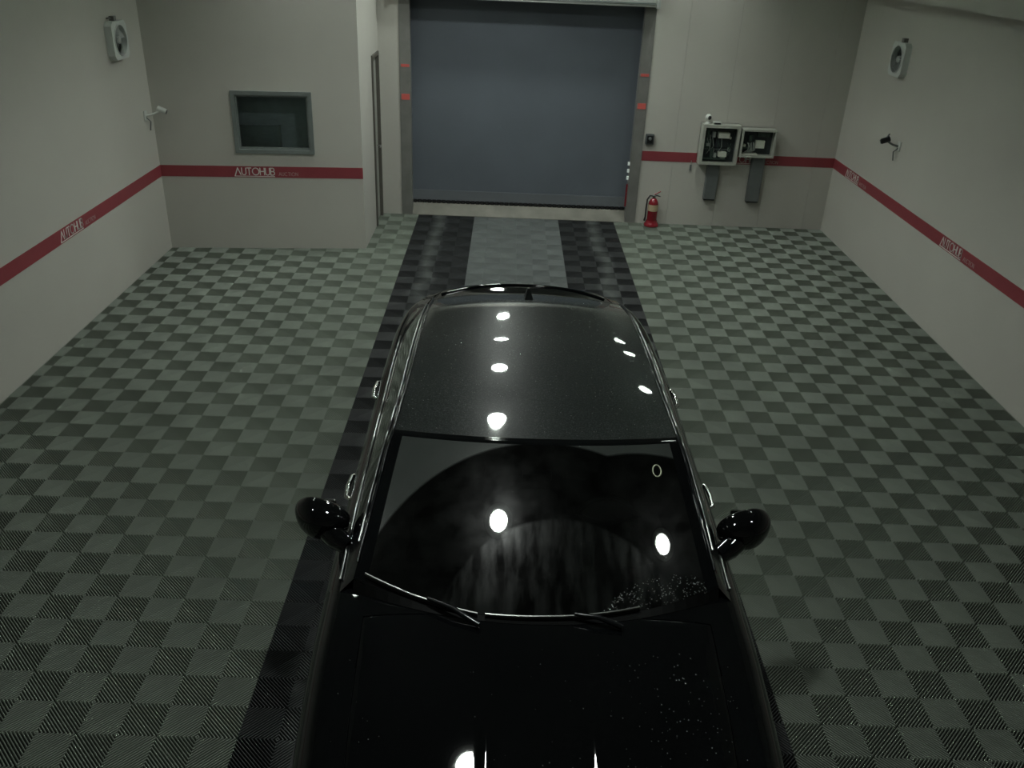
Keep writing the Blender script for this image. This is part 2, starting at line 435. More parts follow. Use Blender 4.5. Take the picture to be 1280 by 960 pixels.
# back wall made of tall panels with fine joints, both sides of the door opening
OX0, OX1, OZ = -1.635, 1.705, 3.05
wb = empty('wall_back', (0, YB, 0)); structure(wb, 'off-white back wall of tall panels beside the roll-up door', 'wall')
seams = [OX1, 2.15, 2.82, 3.47, 4.12, XR + .02]
for a, b in zip(seams, seams[1:]):
    MB().box(a + .0012, b - .0012, 0, .10, -.12, ZC, 0).build('wall_panel', MT['wall'], wb)
MB().box(XP, OX0, 0, .10, -.12, ZC).build('wall_panel', MT['wall'], wb)
MB().box(OX0, OX1, 0, .10, OZ, ZC).build('wall_panel', MT['wall'], wb)
MB().box(OX1 - .01, XR + .1, .085, .16, -.12, ZC).build('panel_backing', MT['wall'], wb)

# soffit box along the right wall
so = MB().box(XR - .20, XR, -6.5, YB - .01, 3.128, ZC).build('trim_1', MT['wall']); structure(so, 'boxed soffit running along the top of the right wall', 'trim')

# ------------------------------------------------------------------ red stripes with lettering
def stroke(mb, pts, th):
    """Flat letter stroke in the u-w plane, raised along n."""
    for (a, b), (c, d) in zip(pts, pts[1:]):
        L = math.hypot(c - a, d - b)
        if L < 1e-6: continue
        ux, uy = (c - a) / L, (d - b) / L; h = th / 2
        a_, b_ = a - ux * h * .6, b - uy * h * .6; c_, d_ = c + ux * h * .6, d + uy * h * .6
        P = [(a_ - uy * h, b_ + ux * h), (a_ + uy * h, b_ - ux * h), (c_ + uy * h, d_ - ux * h), (c_ - uy * h, d_ + ux * h)]
        n = len(mb.v)
        mb.v += [(p, 0.0015, q) for p, q in P] + [(p, 0.0, q) for p, q in P]
        mb.f += [(n, n + 1, n + 2, n + 3), (n, n + 1, n + 5, n + 4), (n + 1, n + 2, n + 6, n + 5), (n + 2, n + 3, n + 7, n + 6), (n + 3, n, n + 4, n + 7)]
def arc(cx, cz, rx, rz, a0, a1, n=10):
    return [(cx + rx * math.cos(math.radians(a0 + (a1 - a0) * i / n)), cz + rz * math.sin(math.radians(a0 + (a1 - a0) * i / n))) for i in range(n + 1)]
GL = {
 'A': (.72, [[(0, 0), (.36, 1), (.72, 0)], [(.14, .33), (.58, .33)]]),
 'L': (.80, [[(-.05, -.2), (.40, 1), (.80, 0)]]),
 'U': (.58, [[(0, 1), (0, .29)] + arc(.29, .29, .29, .29, 180, 360) + [(.58, 1)]]),
 'T': (.60, [[(0, 1), (.6, 1)], [(.3, 1), (.3, 0)]]),
 'O': (.94, [arc(.47, .5, .47, .5, 0, 360, 20)]),
 'H': (.60, [[(0, 0), (0, 1)], [(.6, 0), (.6, 1)], [(0, .52), (.6, .52)]]),
 'B': (.54, [[(0, 0), (0, 1), (.28, 1)] + arc(.28, .76, .22, .24, 90, -90, 8) + [(0, .52)], [(.28, .52)] + arc(.28, .26, .26, .26, 90, -90, 8) + [(0, 0)]]),
 'C': (.82, [arc(.45, .5, .45, .5, 50, 310, 14)]),
 'I': (.05, [[(.02, 0), (.02, 1)]]),
 'N': (.62, [[(0, 0), (0, 1), (.62, 0), (.62, 1)]]),
}
def word(text, h, th, gap):
    mb = MB(); x = 0
    for ch in text:
        w, st = GL[ch]
        for s in st: stroke(mb, [((x + a) * h, b * h) for a, b in s], th)
        x += w + gap
    return mb, (x - gap) * h
def put_lettering(parent, u0, z0, zsc=1.0):
    h = .083
    mb, w = word('LUTOHUB', h, .0115, .16)
    stroke(mb, [(-.06 * h, -.2 * h), (w, -.2 * h)], .008)
    o = mb.build('lettering', MT['letter'], parent); o.location = (u0, .0035, z0 + .030)
    tag(o, 'white lettering AUTOHUB underlined')
    mb2, w2 = word('AUCTION', .040, .0045, .22)
    o2 = mb2.build('small_lettering', MT['letter_dim'], parent); o2.location = (u0 + w + .05, .0035, z0 + .024)
    tag(o2, 'thin small lettering AUCTION')
def stripe(name, loc, rz, L, texts, label):
    r = empty(name, loc, rz); structure(r, label, 'stripe')
    # local: x along the wall to the reader's right, +y out of the wall
    MB().box(0, L, -.002, .0035, ZB, ZT).build('stripe_band', MT['stripe'], r)
    for t in texts: put_lettering(r, t, ZB)
    return r
def mirror_y(o):   # wall faces -y of the room: reader's right is +x, outwards is -y
    o.scale = (1, -1, 1)
# right-handed frames: a wall whose outward normal is n has reader's right r = up x n ... expressed with a mirrored y axis
s2 = stripe('trim_2', (XL, PA[1], 0), ang, PL, [pu(-3.43)], 'red stripe with lettering under the office window'); mirror_y(s2); s2.location = (PA[0], PA[1], 0)
s3 = stripe('trim_3', (XL, -10.3, 0), math.pi / 2, 10.3 + PA[1], [10.3 - 1.05, 10.3 - 3.95], 'red stripe with lettering along the wall with the pale-bladed fan'); mirror_y(s3)
s4 = stripe('trim_4', (XR, YB, 0), -math.pi / 2, YB + 10.3, [YB - 2.84, YB + .09, YB + 3.0], 'red stripe with lettering along the wall with the dark-mouthed fan'); mirror_y(s4)
s5 = stripe('trim_5', (OX1 + .005, YB, 0), 0, XR - OX1 - .01, [1.16], 'red stripe behind the two grey control boxes'); mirror_y(s5)

# ------------------------------------------------------------------ office window
w1 = empty('window_1', (0, 0, 0)); w1.parent = None
w1.location = (PA[0], PA[1], 0); w1.rotation_euler = (0, 0, ang)
structure(w1, 'office window with a grey aluminium frame in the partition', 'window')
def rect_frame(x0, x1, z0, z1, wd, y0, y1):
    m = MB()
    m.box(x0, x0 + wd, y0, y1, z0, z1); m.box(x1 - wd, x1, y0, y1, z0, z1)
    m.box(x0 + wd, x1 - wd, y0, y1, z0, z0 + wd); m.box(x0 + wd, x1 - wd, y0, y1, z1 - wd, z1)
    return m
rect_frame(WX0 - .005, WX1 + .005, WZ0 - .005, WZ1 + .005, .045, -.02, .06).build('window_frame', MT['frame'], w1)
rect_frame(WX0 + .04, WX1 - .04, WZ0 + .04, WZ1 - .04, .022, .005, .05).build('sash', MT['frame'], w1)
MB().box(WX0 + .055, WX1 - .055, .026, .032, WZ0 + .055, WZ1 - .055).build('pane', MT['pane'], w1)
# the office seen through it
for nm, bx, lb_ in (('wall_office', (-.05, PL - .12, .44, .54, -.1, 2.6), 'pale blue-grey inner wall close behind the office window'),
                    ('wall_office_side', (-.06, 0.0, .12, .44, -.1, 2.6), 'pale blue-grey side wall of the small office'),
                    ('ceiling_office', (0, PL - .12, .12, .44, 2.5, 2.6), 'low ceiling of the small office'),
                    ('floor_office', (0, PL - .12, .12, .44, -.1, 0), 'plain floor of the small office')):
    oo = MB().box(*bx).build(nm, MT['officewall']); oo.location = (PA[0], PA[1], 0); oo.rotation_euler = (0, 0, ang)
    structure(oo, lb_, nm.split('_')[0])
pn = empty('notice_board', (PA[0] + .78, PA[1] + .28, 0))
pn.rotation_euler = (0, 0, ang)
tag(pn, 'dark rectangular board standing behind the office window glass', 'board')
MB().box(.06, .58, .02, .05, 1.0, 1.46, .004).build('board', MT['panel'], pn)
MB().box(.58, .605, .015, .055, .98, 1.465).build('edge_strip', MT['frame'], pn)
MB().box(.12, .16, .02, .16, 0.0, 1.02).box(.50, .54, .02, .16, 0, 1.02).build('stand', MT['black'], pn)

# ------------------------------------------------------------------ door in the partition side
d1 = empty('door_1', (XP, DY0, 0)); structure(d1, 'plain door in the narrow side of the partition', 'door')
W = DY1 - DY0
m = MB(); m.box(-.13, .022, 0, .045, 0, DZ); m.box(-.13, .022, W - .045, W, 0, DZ); m.box(-.13, .022, .045, W - .045, DZ - .045, DZ)
m.build('door_frame', MT['dark_line'], d1)
MB().box(-.06, -.02, .048, W - .048, .012, DZ - .048).build('door_leaf', MT['doorleaf'], d1)
MB().tube([(-.02, W - .12, 1.0), (.035, W - .12, 1.0), (.035, W - .24, 1.0)], .009).build('door_handle', MT['steel'], d1, 40)

# ------------------------------------------------------------------ high-speed roll-up door
rd = empty('rollup_door', (0, YB, 0))
tag(rd, 'dark blue-grey roll-up shutter door with steel guide posts and white roller housing', 'door')
YC = .24
MB().box(OX0 + .10, OX1 - .10, YC, YC + .02, .14, 3.30).build('curtain', MT['curtain'], rd)
MB().box(OX0 + .10, OX1 - .10, YC - .012, YC + .03, .155, .30).build('bottom_bar', MT['curtain_band'], rd)
m = MB()
n = 44
for i in range(n):
    a = OX0 + .13 + (OX1 - OX0 - .26) * i / n; b = a + (OX1 - OX0 - .26) / n * .72
    m.box(a, b, YC - .02, YC + .02, .112, .16)
so_ = m.build('bottom_seal', MT['rubber'], rd); tag(so_, 'black scalloped rubber seal')
for sx, x0, x1 in ((-1, OX0, OX0 + .145), (1, OX1 - .145, OX1)):
    g = MB().box(x0, x1, -.012, .115, 0, 3.10).box(x0 if sx < 0 else x1 - .11, x0 + .11 if sx < 0 else x1, .115, YC + .08, 0, 3.10).build('guide_post', MT['steel'], rd)
    for z, h in ((2.02, .035), (1.62, .075)):
        MB().box(x0 + .02, x1 - .015, -.016, -.010, z - h / 2, z + h / 2).build('warning_light', MT['redled'], g)
xx = OX1 - .145
for z in (.63, .73, .83):
    MB().box(xx - .028, xx + .004, .03, .05, z - .024, z + .024).build('indicator', MT['whiteled'], rd)
MB().box(xx - .022, xx + .003, .03, .05, .22, .54).build('red_reflection', MT['redpaint'], rd)  # red painted strip standing in for a reddish reflection beside the post
hz = 2.858
h = MB().box(OX0 - .02, OX1 - .02, -.13, -.004, hz, hz + .45, .02).build('roller_housing', MT['housing'], rd, 40)
MB().box(OX0 - .02, OX1 - .04, -.145, -.125, hz + .035, hz + .055).build('housing_lip', MT['frame'], h)
MB().box(OX1 - .025, OX1 + .02, -.16, -.004, hz - .015, hz + .48, .012).build('end_bracket', MT['housing'], h, 40)
MB().box(OX0 - .06, OX0 - .02, -.16, -.004, hz - .015, hz + .48, .012).build('end_bracket', MT['housing'], h, 40)
m = MB()
Y0_, Y1_, Y2_ = YB - .015, YB + YC - .03, YB + 1.1
for a, b, za, zb_ in ((Y0_, Y1_, .006, .112), (Y1_, Y2_, .112, .112)):
    m.quad((OX0, a, za), (OX1, a, za), (OX1, b, zb_), (OX0, b, zb_))
m.quad((OX0, Y0_, -.12), (OX1, Y0_, -.12), (OX1, Y0_, .006), (OX0, Y0_, .006))
m.quad((OX0, Y0_, -.12), (OX1, Y0_, -.12), (OX1, Y2_, -.12), (OX0, Y2_, -.12))
for X in (OX0, OX1): m.quad((X, Y0_, -.12), (X, Y0_, .006), (X, Y1_, .112), (X, Y2_, .112), (X, Y2_, -.12))
m.quad((OX0, Y2_, -.12), (OX1, Y2_, -.12), (OX1, Y2_, .112), (OX0, Y2_, .112))
th = m.build('floor_threshold', MT['threshold']); structure(th, 'pale worn ramped threshold in front of the roll-up door', 'threshold')
ob = MB().box(OX0 - .3, OX1 + .3, YB + 1.1, YB + 1.2, -.12, ZC).box(OX0 - .3, OX0, YB + .1, YB + 1.1, -.12, ZC).box(OX1, OX1 + .3, YB + .16, YB + 1.1, -.12, ZC).build('wall_doorway', MT['wall'])
structure(ob, 'off-white reveal of the doorway behind the shutter', 'wall')

# ------------------------------------------------------------------ switch box
MT['switchcase'] = mat('switch_case', (0.075, 0.085, 0.085), 0.5, noise=(5, 0.08))
sb = empty('switch_box', (1.79, YB, 1.19)); tag(sb, 'small dark push-button box between shutter door and red stripe', 'switch')
MB().box(-.058, .058, -.05, 0, -.07, .07, .008).build('case', MT['switchcase'], sb, 40)
MB().box(-.040, .040, -.056, -.049, -.05, .05).build('face_plate', MT['black'], sb)
MB().lathe([(.022, -.0), (.022, .018), (.014, .022), (0, .022)], (0, -.055, .012), 'y', 16).build('button', MT['duct'], sb, 40)

# ------------------------------------------------------------------ control boxes with their ducts
def control_box(loc, w, h, d, label, right):
    r = empty('control_box', loc); tag(r, label, 'control box', 'open control boxes on the back wall')
    m = MB(); t = .022
    m.box(0, w, -d * .15, 0, 0, h); m.box(0, t, -d, 0, 0, h); m.box(w - t, w, -d, 0, 0, h); m.box(t, w - t, -d, 0, 0, t); m.box(t, w - t, -d, 0, h - t, h)
    body = m.build('enclosure', MT['boxgrey'], r)
    rect_frame(0, w, 0, h, .040 if not right else .026, -d - .006, -d).build('rim', MT['boxgrey'], body)
    MB().box(t, w - t, -d * .17 - .004, -d * .15 + .001, t, h - t).build('mounting_plate', MT['boxin'], r)
    return r
BD = .17
lb = control_box((2.475, YB, .905), .515, .535, BD, 'larger open grey control box with circuit boards and wires', False)
rb = control_box((3.015, YB, 1.025), .475, .375, BD, 'smaller open grey control box with a paper label inside', True)
def part_box(r, name, x0, x1, z0, z1, d0, d1, mt):
    return MB().box(x0, x1, -d1, -d0, z0, z1, 0).build(name, MT[mt], r)
D = BD * .18
for nm, x0, x1, z0, z1, th_, mt in [
    ('terminal_block', .08, .12, .33, .47, .05, 'pcb'), ('label', .235, .385, .355, .425, .10, 'paper'), ('relay', .16, .195, .36, .43, .08, 'wire'),
    ('circuit_board', .22, .40, .22, .34, .03, 'boxin'), ('circuit_board', .07, .16, .20, .32, .045, 'pcb'), ('label', .265, .375, .105, .165, .10, 'paper'),
    ('terminal_block', .09, .13, .24, .275, .07, 'wire'), ('relay', .21, .245, .085, .145, .06, 'wire'), ('connector', .40, .425, .17, .22, .06, 'wire'),
    ('terminal_strip', .07, .38, .055, .075, .05, 'pcb'), ('relay', .40, .418, .34, .37, .07, 'paper'), ('transformer', .16, .20, .08, .19, .05, 'pcb'),
    ('rail', .06, .45, .185, .197, .02, 'duct'), ('rail', .06, .45, .44, .452, .02, 'duct'), ('label', .30, .37, .075, .095, .06, 'wire')]:
    part_box(lb, nm, x0, x1, z0, z1, D - .005, D + th_, mt)
for i in range(11):
    x = .08 + random.random() * .33; z = .10 + random.random() * .1
    pts = [(x, -D - .02, z), (x + random.uniform(-.04, .04), -D - .07, z + .08), (x + random.uniform(-.05, .05), -D - .05, z + .16 + random.random() * .1)]
    MB().tube(pts, .0045, 5).build('wire', MT['wire'] if i % 2 else MT['pcb'], lb, 50)
for nm, x0, x1, z0, z1, th_, mt in [
    ('label', .225, .345, .115, .215, .07, 'paper'), ('relay', .13, .165, .20, .28, .05, 'pcb'), ('connector', .05, .085, .13, .16, .08, 'paper'),
    ('circuit_board', .25, .41, .26, .32, .03, 'pcb'), ('terminal_block', .03, .17, .10, .12, .06, 'pcb'), ('label', .03, .26, .026, .040, .12, 'paper')]:
    part_box(rb, nm, x0, x1, z0, z1, D - .005, D + th_, mt)
for i in range(6):
    x = .08 + random.random() * .1
    MB().tube([(x, -D - .03, .04), (x + .04, -D - .08, .09), (x + random.uniform(-.02, .07), -D - .06, .15 + random.random() * .05)], .006, 5).build('wire', MT['wire'], rb, 50)
def duct(x0, x1, z0, z1, label):
    r = empty('cable_duct', ((x0 + x1) / 2, YB, z0)); tag(r, label, 'cable duct', 'grey cable ducts under the control boxes')
    w = (x1 - x0) / 2
    MB().box(-w, w, -.085, 0, .02, z1 - z0, .004).build('channel', MT['duct'], r, 40)
    MB().box(-w + .006, w - .006, -.09, -.084, .02, z1 - z0 - .01).build('cover', MT['duct'], r)
    MB().box(-w + .004, w - .004, -.08, -.002, .0, .024).build('open_end', MT['black'], r)
duct(2.63, 2.795, .385, .907, 'grey cable duct hanging under the larger control box')
duct(3.235, 3.41, .375, 1.027, 'grey cable duct hanging under the smaller control box')
hk = empty('cable_clip', (2.405, YB, .84)); tag(hk, 'tiny dark cable clip on the wall left of the larger control box', 'clip')
MB().box(-.012, .012, -.014, 0, -.06, .02).build('clip', MT['duct'], hk)
MB().tube([(0, -.012, .02), (0, -.03, .05), (.0, -.012, .075), (0, 0, .075)], .004, 6).build('cord', MT['wire'], hk, 50)

# ball camera and dark gadget standing on the larger box
bc = empty('ball_camera', (2.545, YB - .09, 1.44)); tag(bc, 'white ball camera with a dark eye standing on the larger control box', 'camera')
MB().lathe([(.040, 0), (.040, .014), (.022, .022), (.018, .05)], (0, 0, 0), 'z', 20).build('base', MT['whiteplastic'], bc, 40)
MB().ell((0, 0, .082), (.044, .044, .044)).build('head', MT['whiteplastic'], bc, 60)
MB().ell((.006, -.024, .082), (.028, .026, .030)).build('lens', MT['black'], bc, 60)
gd = empty('receiver_box', (2.665, YB - .10, 1.44)); tag(gd, 'flat pale receiver with a black front on top of the larger control box', 'receiver')
MB().box(-.055, .055, -.045, .045, 0, .030, .004).build('case', MT['whiteplastic'], gd, 40)
MB().box(-.045, .040, -.050, -.044, .005, .026).build('front', MT['black'], gd)

# ------------------------------------------------------------------ fire extinguisher
fe = empty('fire_extinguisher', (1.925, YB - .125, 0)); tag(fe, 'red fire extinguisher with cream band standing on the floor', 'fire extinguisher')
MB().lathe([(.0, .035), (.066, .035), (.072, .05), (.072, .30), (.066, .345), (.045, .385), (.022, .40), (.020, .415)], (0, 0, 0), 'z', 28).build('cylinder', MT['redpaint'], fe, 40)
MB().lathe([(.0735, .225), (.0735, .315)], (0, 0, 0), 'z', 28, False).build('label_band', MT['cream'], fe, 60, True)
st = MB().lathe([(.0, .004), (.102, .004), (.104, .03), (.086, .055), (.080, .085), (.074, .085)], (0, 0, 0), 'z', 28).build('stand', MT['redpaint'], fe, 30)
MB().lathe([(.106, .006), (.106, .034), (.092, .052)], (0, 0, 0), 'z', 28, False).build('stand_rim', MT['redpaint'], st, 50, True)
vv = MB().lathe([(.022, .405), (.024, .44), (.014, .45), (0, .45)], (0, 0, 0), 'z', 16).build('valve', MT['satin'], fe, 40)
MB().tube([(-.01, 0, .445), (.03, -.005, .465), (.085, -.01, .50)], [.010, .010, .008], 8).build('top_lever', MT['redpaint'], vv, 50)
MB().tube([(0, 0, .435), (.04, -.005, .437), (.088, -.01, .425)], [.010, .009, .007], 8).build('bottom_lever', MT['black'], vv, 50)
MB().tube([(-.015, 0, .43), (-.06, -.01, .435), (-.094, -.02, .38), (-.098, -.02, .25), (-.096, -.015, .13), (-.105, -.01, .075)], [.011, .012, .012, .012, .012, .016], 8).build('hose', MT['rubber'], fe, 60)

# ------------------------------------------------------------------ wall fans
def wall_fan(loc, rz, label, disc):
    """Local: the wall is the plane y=0, the fan looks towards -y."""
    r = empty('wall_fan', loc, rz); tag(r, label, 'fan')
    S, R, dpt = .185, .150, .075
    n = 48; m = MB()
    def sq(a):
        c, s = math.cos(a), math.sin(a); k = S / max(abs(c), abs(s)); k = min(k, S * 1.26); return (c * k, s * k)
    for y in (-dpt, ):
        for i in range(n):
            a0, a1 = 2 * math.pi * i / n, 2 * math.pi * (i + 1) / n
            p0, p1 = sq(a0), sq(a1); q0, q1 = (R * math.cos(a0), R * math.sin(a0)), (R * math.cos(a1), R * math.sin(a1))
            m.quad((p0[0], y, p0[1]), (p1[0], y, p1[1]), (q1[0], y, q1[1]), (q0[0], y, q0[1]))
            m.quad((p0[0], y, p0[1]), (p1[0], y, p1[1]), (p1[0], 0, p1[1]), (p0[0], 0, p0[1]))
            m.quad((q0[0], y, q0[1]), (q1[0], y, q1[1]), (q1[0], -.02, q1[1]), (q0[0], -.02, q0[1]))
    m.build('housing', MT['fanplastic'], r, 30)
    MB().lathe([(R, .012), (0, .013)], (0, 0, 0), 'y', 32).build('back_plate', MT['fandark'], r)
    g = MB().tube([(R * math.cos(2 * math.pi * i / 40), -dpt - .004, R * math.sin(2 * math.pi * i / 40)) for i in range(40)], .007, 6, True).build('guard_ring', MT['fanplastic'], r, 60)
    for k in range(5):
        a = 2 * math.pi * k / 5 + .5; b = MB(); P = []
        for i in range(6):
            rr = .035 + (R - .045) * i / 5; wdt = .35 + .22 * i / 5
            row = []
            for j in range(5):
                t = a + (j / 4 - .5) * wdt * 1.5; row.append((rr * math.cos(t), -.045 + (j / 4 - .5) * .04, rr * math.sin(t)))
            P.append(row)
        for i in range(5):
            for j in range(4): b.quad(P[i][j], P[i][j + 1], P[i + 1][j + 1], P[i + 1][j])
        b.build('blade', disc, r, 60, True)
    MB().lathe([(.042, .015), (.042, .055), (.030, .068), (0, .07)], (0, 0, 0), 'y', 20).build('hub', MT['fangrey'], r, 40)
    m = MB()
    m.box(-.03, .03, -.05, 0, S - .002, S + .045); m.box(-.10, -.03, -.02, 0, S + .02, S + .035)
    m.build('bracket', MT['steel'], r)
    return r
wall_fan((XL, .80, 2.49), -math.pi / 2 + math.pi, 'white square wall fan with pale blades above the small arm camera', MT['fangrey'])
wall_fan((XR, 1.88, 2.50), -math.pi / 2, 'white square wall fan with a dark round opening', MT['fandark'])

# ------------------------------------------------------------------ small arm cameras on the side walls
def arm_camera(loc, rz, label, tip, dark):
    """Local: wall plane y=0, looks out along -y."""
    r = empty('arm_camera', loc, rz); tag(r, label, 'camera')
    MB().box(-.035, .035, -.016, 0, -.055, .055, .006).build('wall_plate', MT['whiteplastic'], r, 40)
    MB().tube([(0, -.014, 0), (tip[0] * .5, tip[1] * .5, tip[2] * .2), (tip[0] * .9, tip[1] * .9, tip[2] * .8)], .012, 8).build('arm', MT['satin'] if dark else MT['whiteplastic'], r, 60)
    MB().tube([(.0, -.014, -.02), (tip[0] * .3, -.05, -.07), (tip[0] * .35, -.03, -.17)], .007, 6).build('cable', MT['duct'], r, 60)
    t = Vector(tip); d = Vector((tip[0] * .8, -.6, -.25)).normalized()
    hd = MB().tube([t - d * .05, t - d * .045, t + d * .05, t + d * .055], [.022, .032, .032, .026], 14).build('head', MT['black'] if dark else MT['whiteplastic'], r, 40)
    MB().tube([t + d * .054, t + d * .062], .024, 14).build('lens', MT['black'], hd, 40)
    if dark: MB().tube([t + Vector((0, 0, .02)), t + Vector((-tip[0] * .2, .02, .075))], .009, 8).build('antenna', MT['duct'], r, 60)
arm_camera((XL, 1.30, 1.635), math.pi / 2, 'small white arm camera with black lens below the pale-bladed fan', (.10, -.16, .05), False)
arm_camera((XR, 1.42, 1.60), -math.pi / 2, 'small dark arm camera on a white wall plate below the dark fan', (-.09, -.14, .05), True)

# ------------------------------------------------------------------ round ceiling lamps
lens_mat = mat('lamp_lens', (0.9, 0.95, 0.9), 0.3, noise=(9, 0.01), emit=(LAMP_COLOR, 6.0))
def lamp(x, y, label, power, spread, lname):
    r = empty('ceiling_lamp', (x, y, LAMP_Z)); tag(r, label, 'ceiling lamp', 'round lamps in rows under the ceiling')
    MB().lathe([(.0, .16), (.09, .16), (.10, .06), (.20, .03), (.215, .0), (.195, -.0)], (0, 0, 0), 'z', 28, False).build('housing', MT['lamphouse'], r, 40)
    MB().lathe([(.195, .0), (.125, .02)], (0, 0, 0), 'z', 28, False).build('reflector_ring', MT['lampring'], r, 60, True)
    MB().lathe([(.128, .018), (0, .018)], (0, 0, 0), 'z', 28).build('lens', lens_mat, r, None, True)
    MB().tube([(0, 0, .155), (0, 0, ZC - LAMP_Z)], .012, 8).build('rod', MT['lamphouse'], r, 60)
    ld = bpy.data.lights.new(lname, 'AREA'); ld.shape = 'DISK'; ld.size = .24; ld.energy = power; ld.color = LAMP_COLOR; ld.spread = math.radians(spread)
    lo = bpy.data.objects.new(lname, ld); COL.objects.link(lo); lo.parent = r; lo.location = (0, 0, .010)
for x, nm, rw in ((-2.60, 'on the partition side', 'partition_side'), (-.29, 'over the runway', 'runway'), (2.14, 'on the soffit side', 'soffit_side')):
    for y, od in ((-5.72, 'farthest from'), (-2.2, 'fourth from'), (-.15, 'third from'), (1.5, 'second from'), (2.7, 'nearest to')):
        lamp(x, y, 'round disc lamp ' + od + ' the roll-up door in the row ' + nm, LAMP_POWER if abs(x) < 1 else SIDE_POWER, 152 if abs(x) < 1 else 92,
             'ceiling_lamp_' + rw + '_' + od.split()[0] + '_offscreen')

# ------------------------------------------------------------------ the car
def hermite(xs, ys, x):
    if x <= xs[0]: return ys[0]
    if x >= xs[-1]: return ys[-1]
    for i in range(len(xs) - 1):
        if xs[i] <= x <= xs[i + 1]: break
    def tan(k):
        if k == 0: return (ys[1] - ys[0]) / (xs[1] - xs[0])
        if k == len(xs) - 1: return (ys[-1] - ys[-2]) / (xs[-1] - xs[-2])
        a = (ys[k] - ys[k - 1]) / (xs[k] - xs[k - 1]); b = (ys[k + 1] - ys[k]) / (xs[k + 1] - xs[k])
        return 0 if a * b <= 0 else 2 * a * b / (a + b)
    h = xs[i + 1] - xs[i]; t = (x - xs[i]) / h
    return ((2 * t**3 - 3 * t**2 + 1) * ys[i] + (t**3 - 2 * t**2 + t) * h * tan(i) + (-2 * t**3 + 3 * t**2) * ys[i + 1] + (t**3 - t**2) * h * tan(i + 1))
ZTOP = ([-2.56, -2.50, -2.40, -2.2, -1.9, -1.6, -1.25, -1.0, 0, 1.0, 1.9, 2.1, 2.30, 2.42, 2.47, 2.50], [.66, .72, .78, .857, .929, .982, 1.015, 1.02, 1.0, 1.03, 1.095, 1.115, 1.125, 1.135, 1.10, .96])
ZSH = ([-2.56, -2.50, -2.40, -2.2, -1.9, -1.6, -1.25, -.5, .5, 1.5, 2.1, 2.4, 2.5], [.60, .67, .74, .815, .872, .91, .95, .98, .995, 1.02, 1.035, 1.03, .90])
WID = ([-2.56, -2.50, -2.40, -2.2, -1.9, -1.5, -1.0, 0, 1.0, 1.7, 2.1, 2.35, 2.45, 2.5], [.55, .68, .79, .885, .94, .962, .972, .98, .98, .965, .925, .84, .77, .66])
zt = lambda Y: hermite(*ZTOP, Y)
zs = lambda Y: hermite(*ZSH, Y)
wd = lambda Y: hermite(*WID, Y)

car = empty('car', (0.035, -4.75, 0), math.radians(0.7))
tag(car, 'glossy black sedan with wet dusty roof parked on the black runway', 'car')

NT = 60
def top_z(Y, x):
    w = wd(Y) - .115; t = min(1.0, abs(x) / w); ze = zs(Y) + .022
    z = zt(Y) - (zt(Y) - ze) * (0.30 * t**3 + 0.70 * t**5)
    if Y < -1.15:
        k = min(1, (-1.15 - Y) / .25)
        z += .005 * k * math.exp(-((abs(x) - .21) / .020)**2)
        z -= .012 * k * math.exp(-((abs(x) - (w - .10)) / .05)**2)
    return z
def profile(Y):
    w = wd(Y); wt = w - .115; P = []
    for i in range(NT + 1):
        t = i / NT; x = wt * t; P.append((x, top_z(Y, x)))
    ze = P[-1][1]; z1 = zs(Y) - .13
    for i in range(1, 6):
        a = i / 6 * math.pi / 2; P.append((wt + (w - wt) * math.sin(a), z1 + (ze - z1) * math.cos(a)))
    lo = .24
    for k, (dx, fz) in enumerate(((0.0, 0), (.004, .14), (-.002, .20), (.012, .28), (.015, .45), (.012, .6), (.018, .75), (.04, .9), (.08, 1.0))):
        P.append((w - dx, z1 + (lo - z1) * fz))
    P.append((w * .55, .20)); P.append((0, .19))
    return P
SEAM = [-2.42, -1.22, -1.02, .03, 1.06, 2.10, 2.44]
ST = sorted(set([round(-2.56 + .035 * i, 4) for i in range(145) if -2.56 + .035 * i < 2.5] + [2.5, 2.47, 2.485, -2.53] + [round(s + d, 4) for s in SEAM for d in (-.008, 0, .008)]))
prof = [profile(Y) for Y in ST]; NP = len(prof[0])
JC = NP - 1
def gv(i, j):   # j from -JC..JC
    x, z = prof[i][abs(j)]; return (x if j >= 0 else -x, ST[i], z)
SH = NT; SIDE0 = NT + 3; SIDE1 = NP - 2
WH = [(-1.68, .345), (1.28, .345)]
def classify(i, j):
    """Which panel the grid face (i, j) belongs to; j is the lower |index| of the face, i the lower station."""
    Y = (ST[i] + ST[i + 1]) / 2
    if j < NT - 7 and -2.42 < Y < -1.22: return 'hood'
    if j < NT - 5 and 2.10 < Y < 2.44: return 'trunk_lid'
    if j >= SIDE0 and j < SIDE1 - 1:
        z = sum(prof[a][b][1] for a in (i, i + 1) for b in (j, j + 1)) / 4
        if any(math.hypot(Y - wy, z - wz) < .385 for wy, wz in WH): return None
        if -1.02 < Y < .03: return 'front_door'
        if .03 < Y < 1.06: return 'rear_door'
    if Y < -2.42: return 'front_bumper'
    if Y > 2.44: return 'rear_bumper'
    return 'body'
groups = {}
for i in range(len(ST) - 1):
    for j in range(JC):
        c = classify(i, j)
        if c is None: continue
        for s in (1, -1):
            key = (c, s) if 'door' in c else (c, 0)
            q = [(i, s * j), (i + 1, s * j), (i + 1, s * (j + 1)), (i, s * (j + 1))]
            groups.setdefault(key, []).append(q if s > 0 else q[::-1])
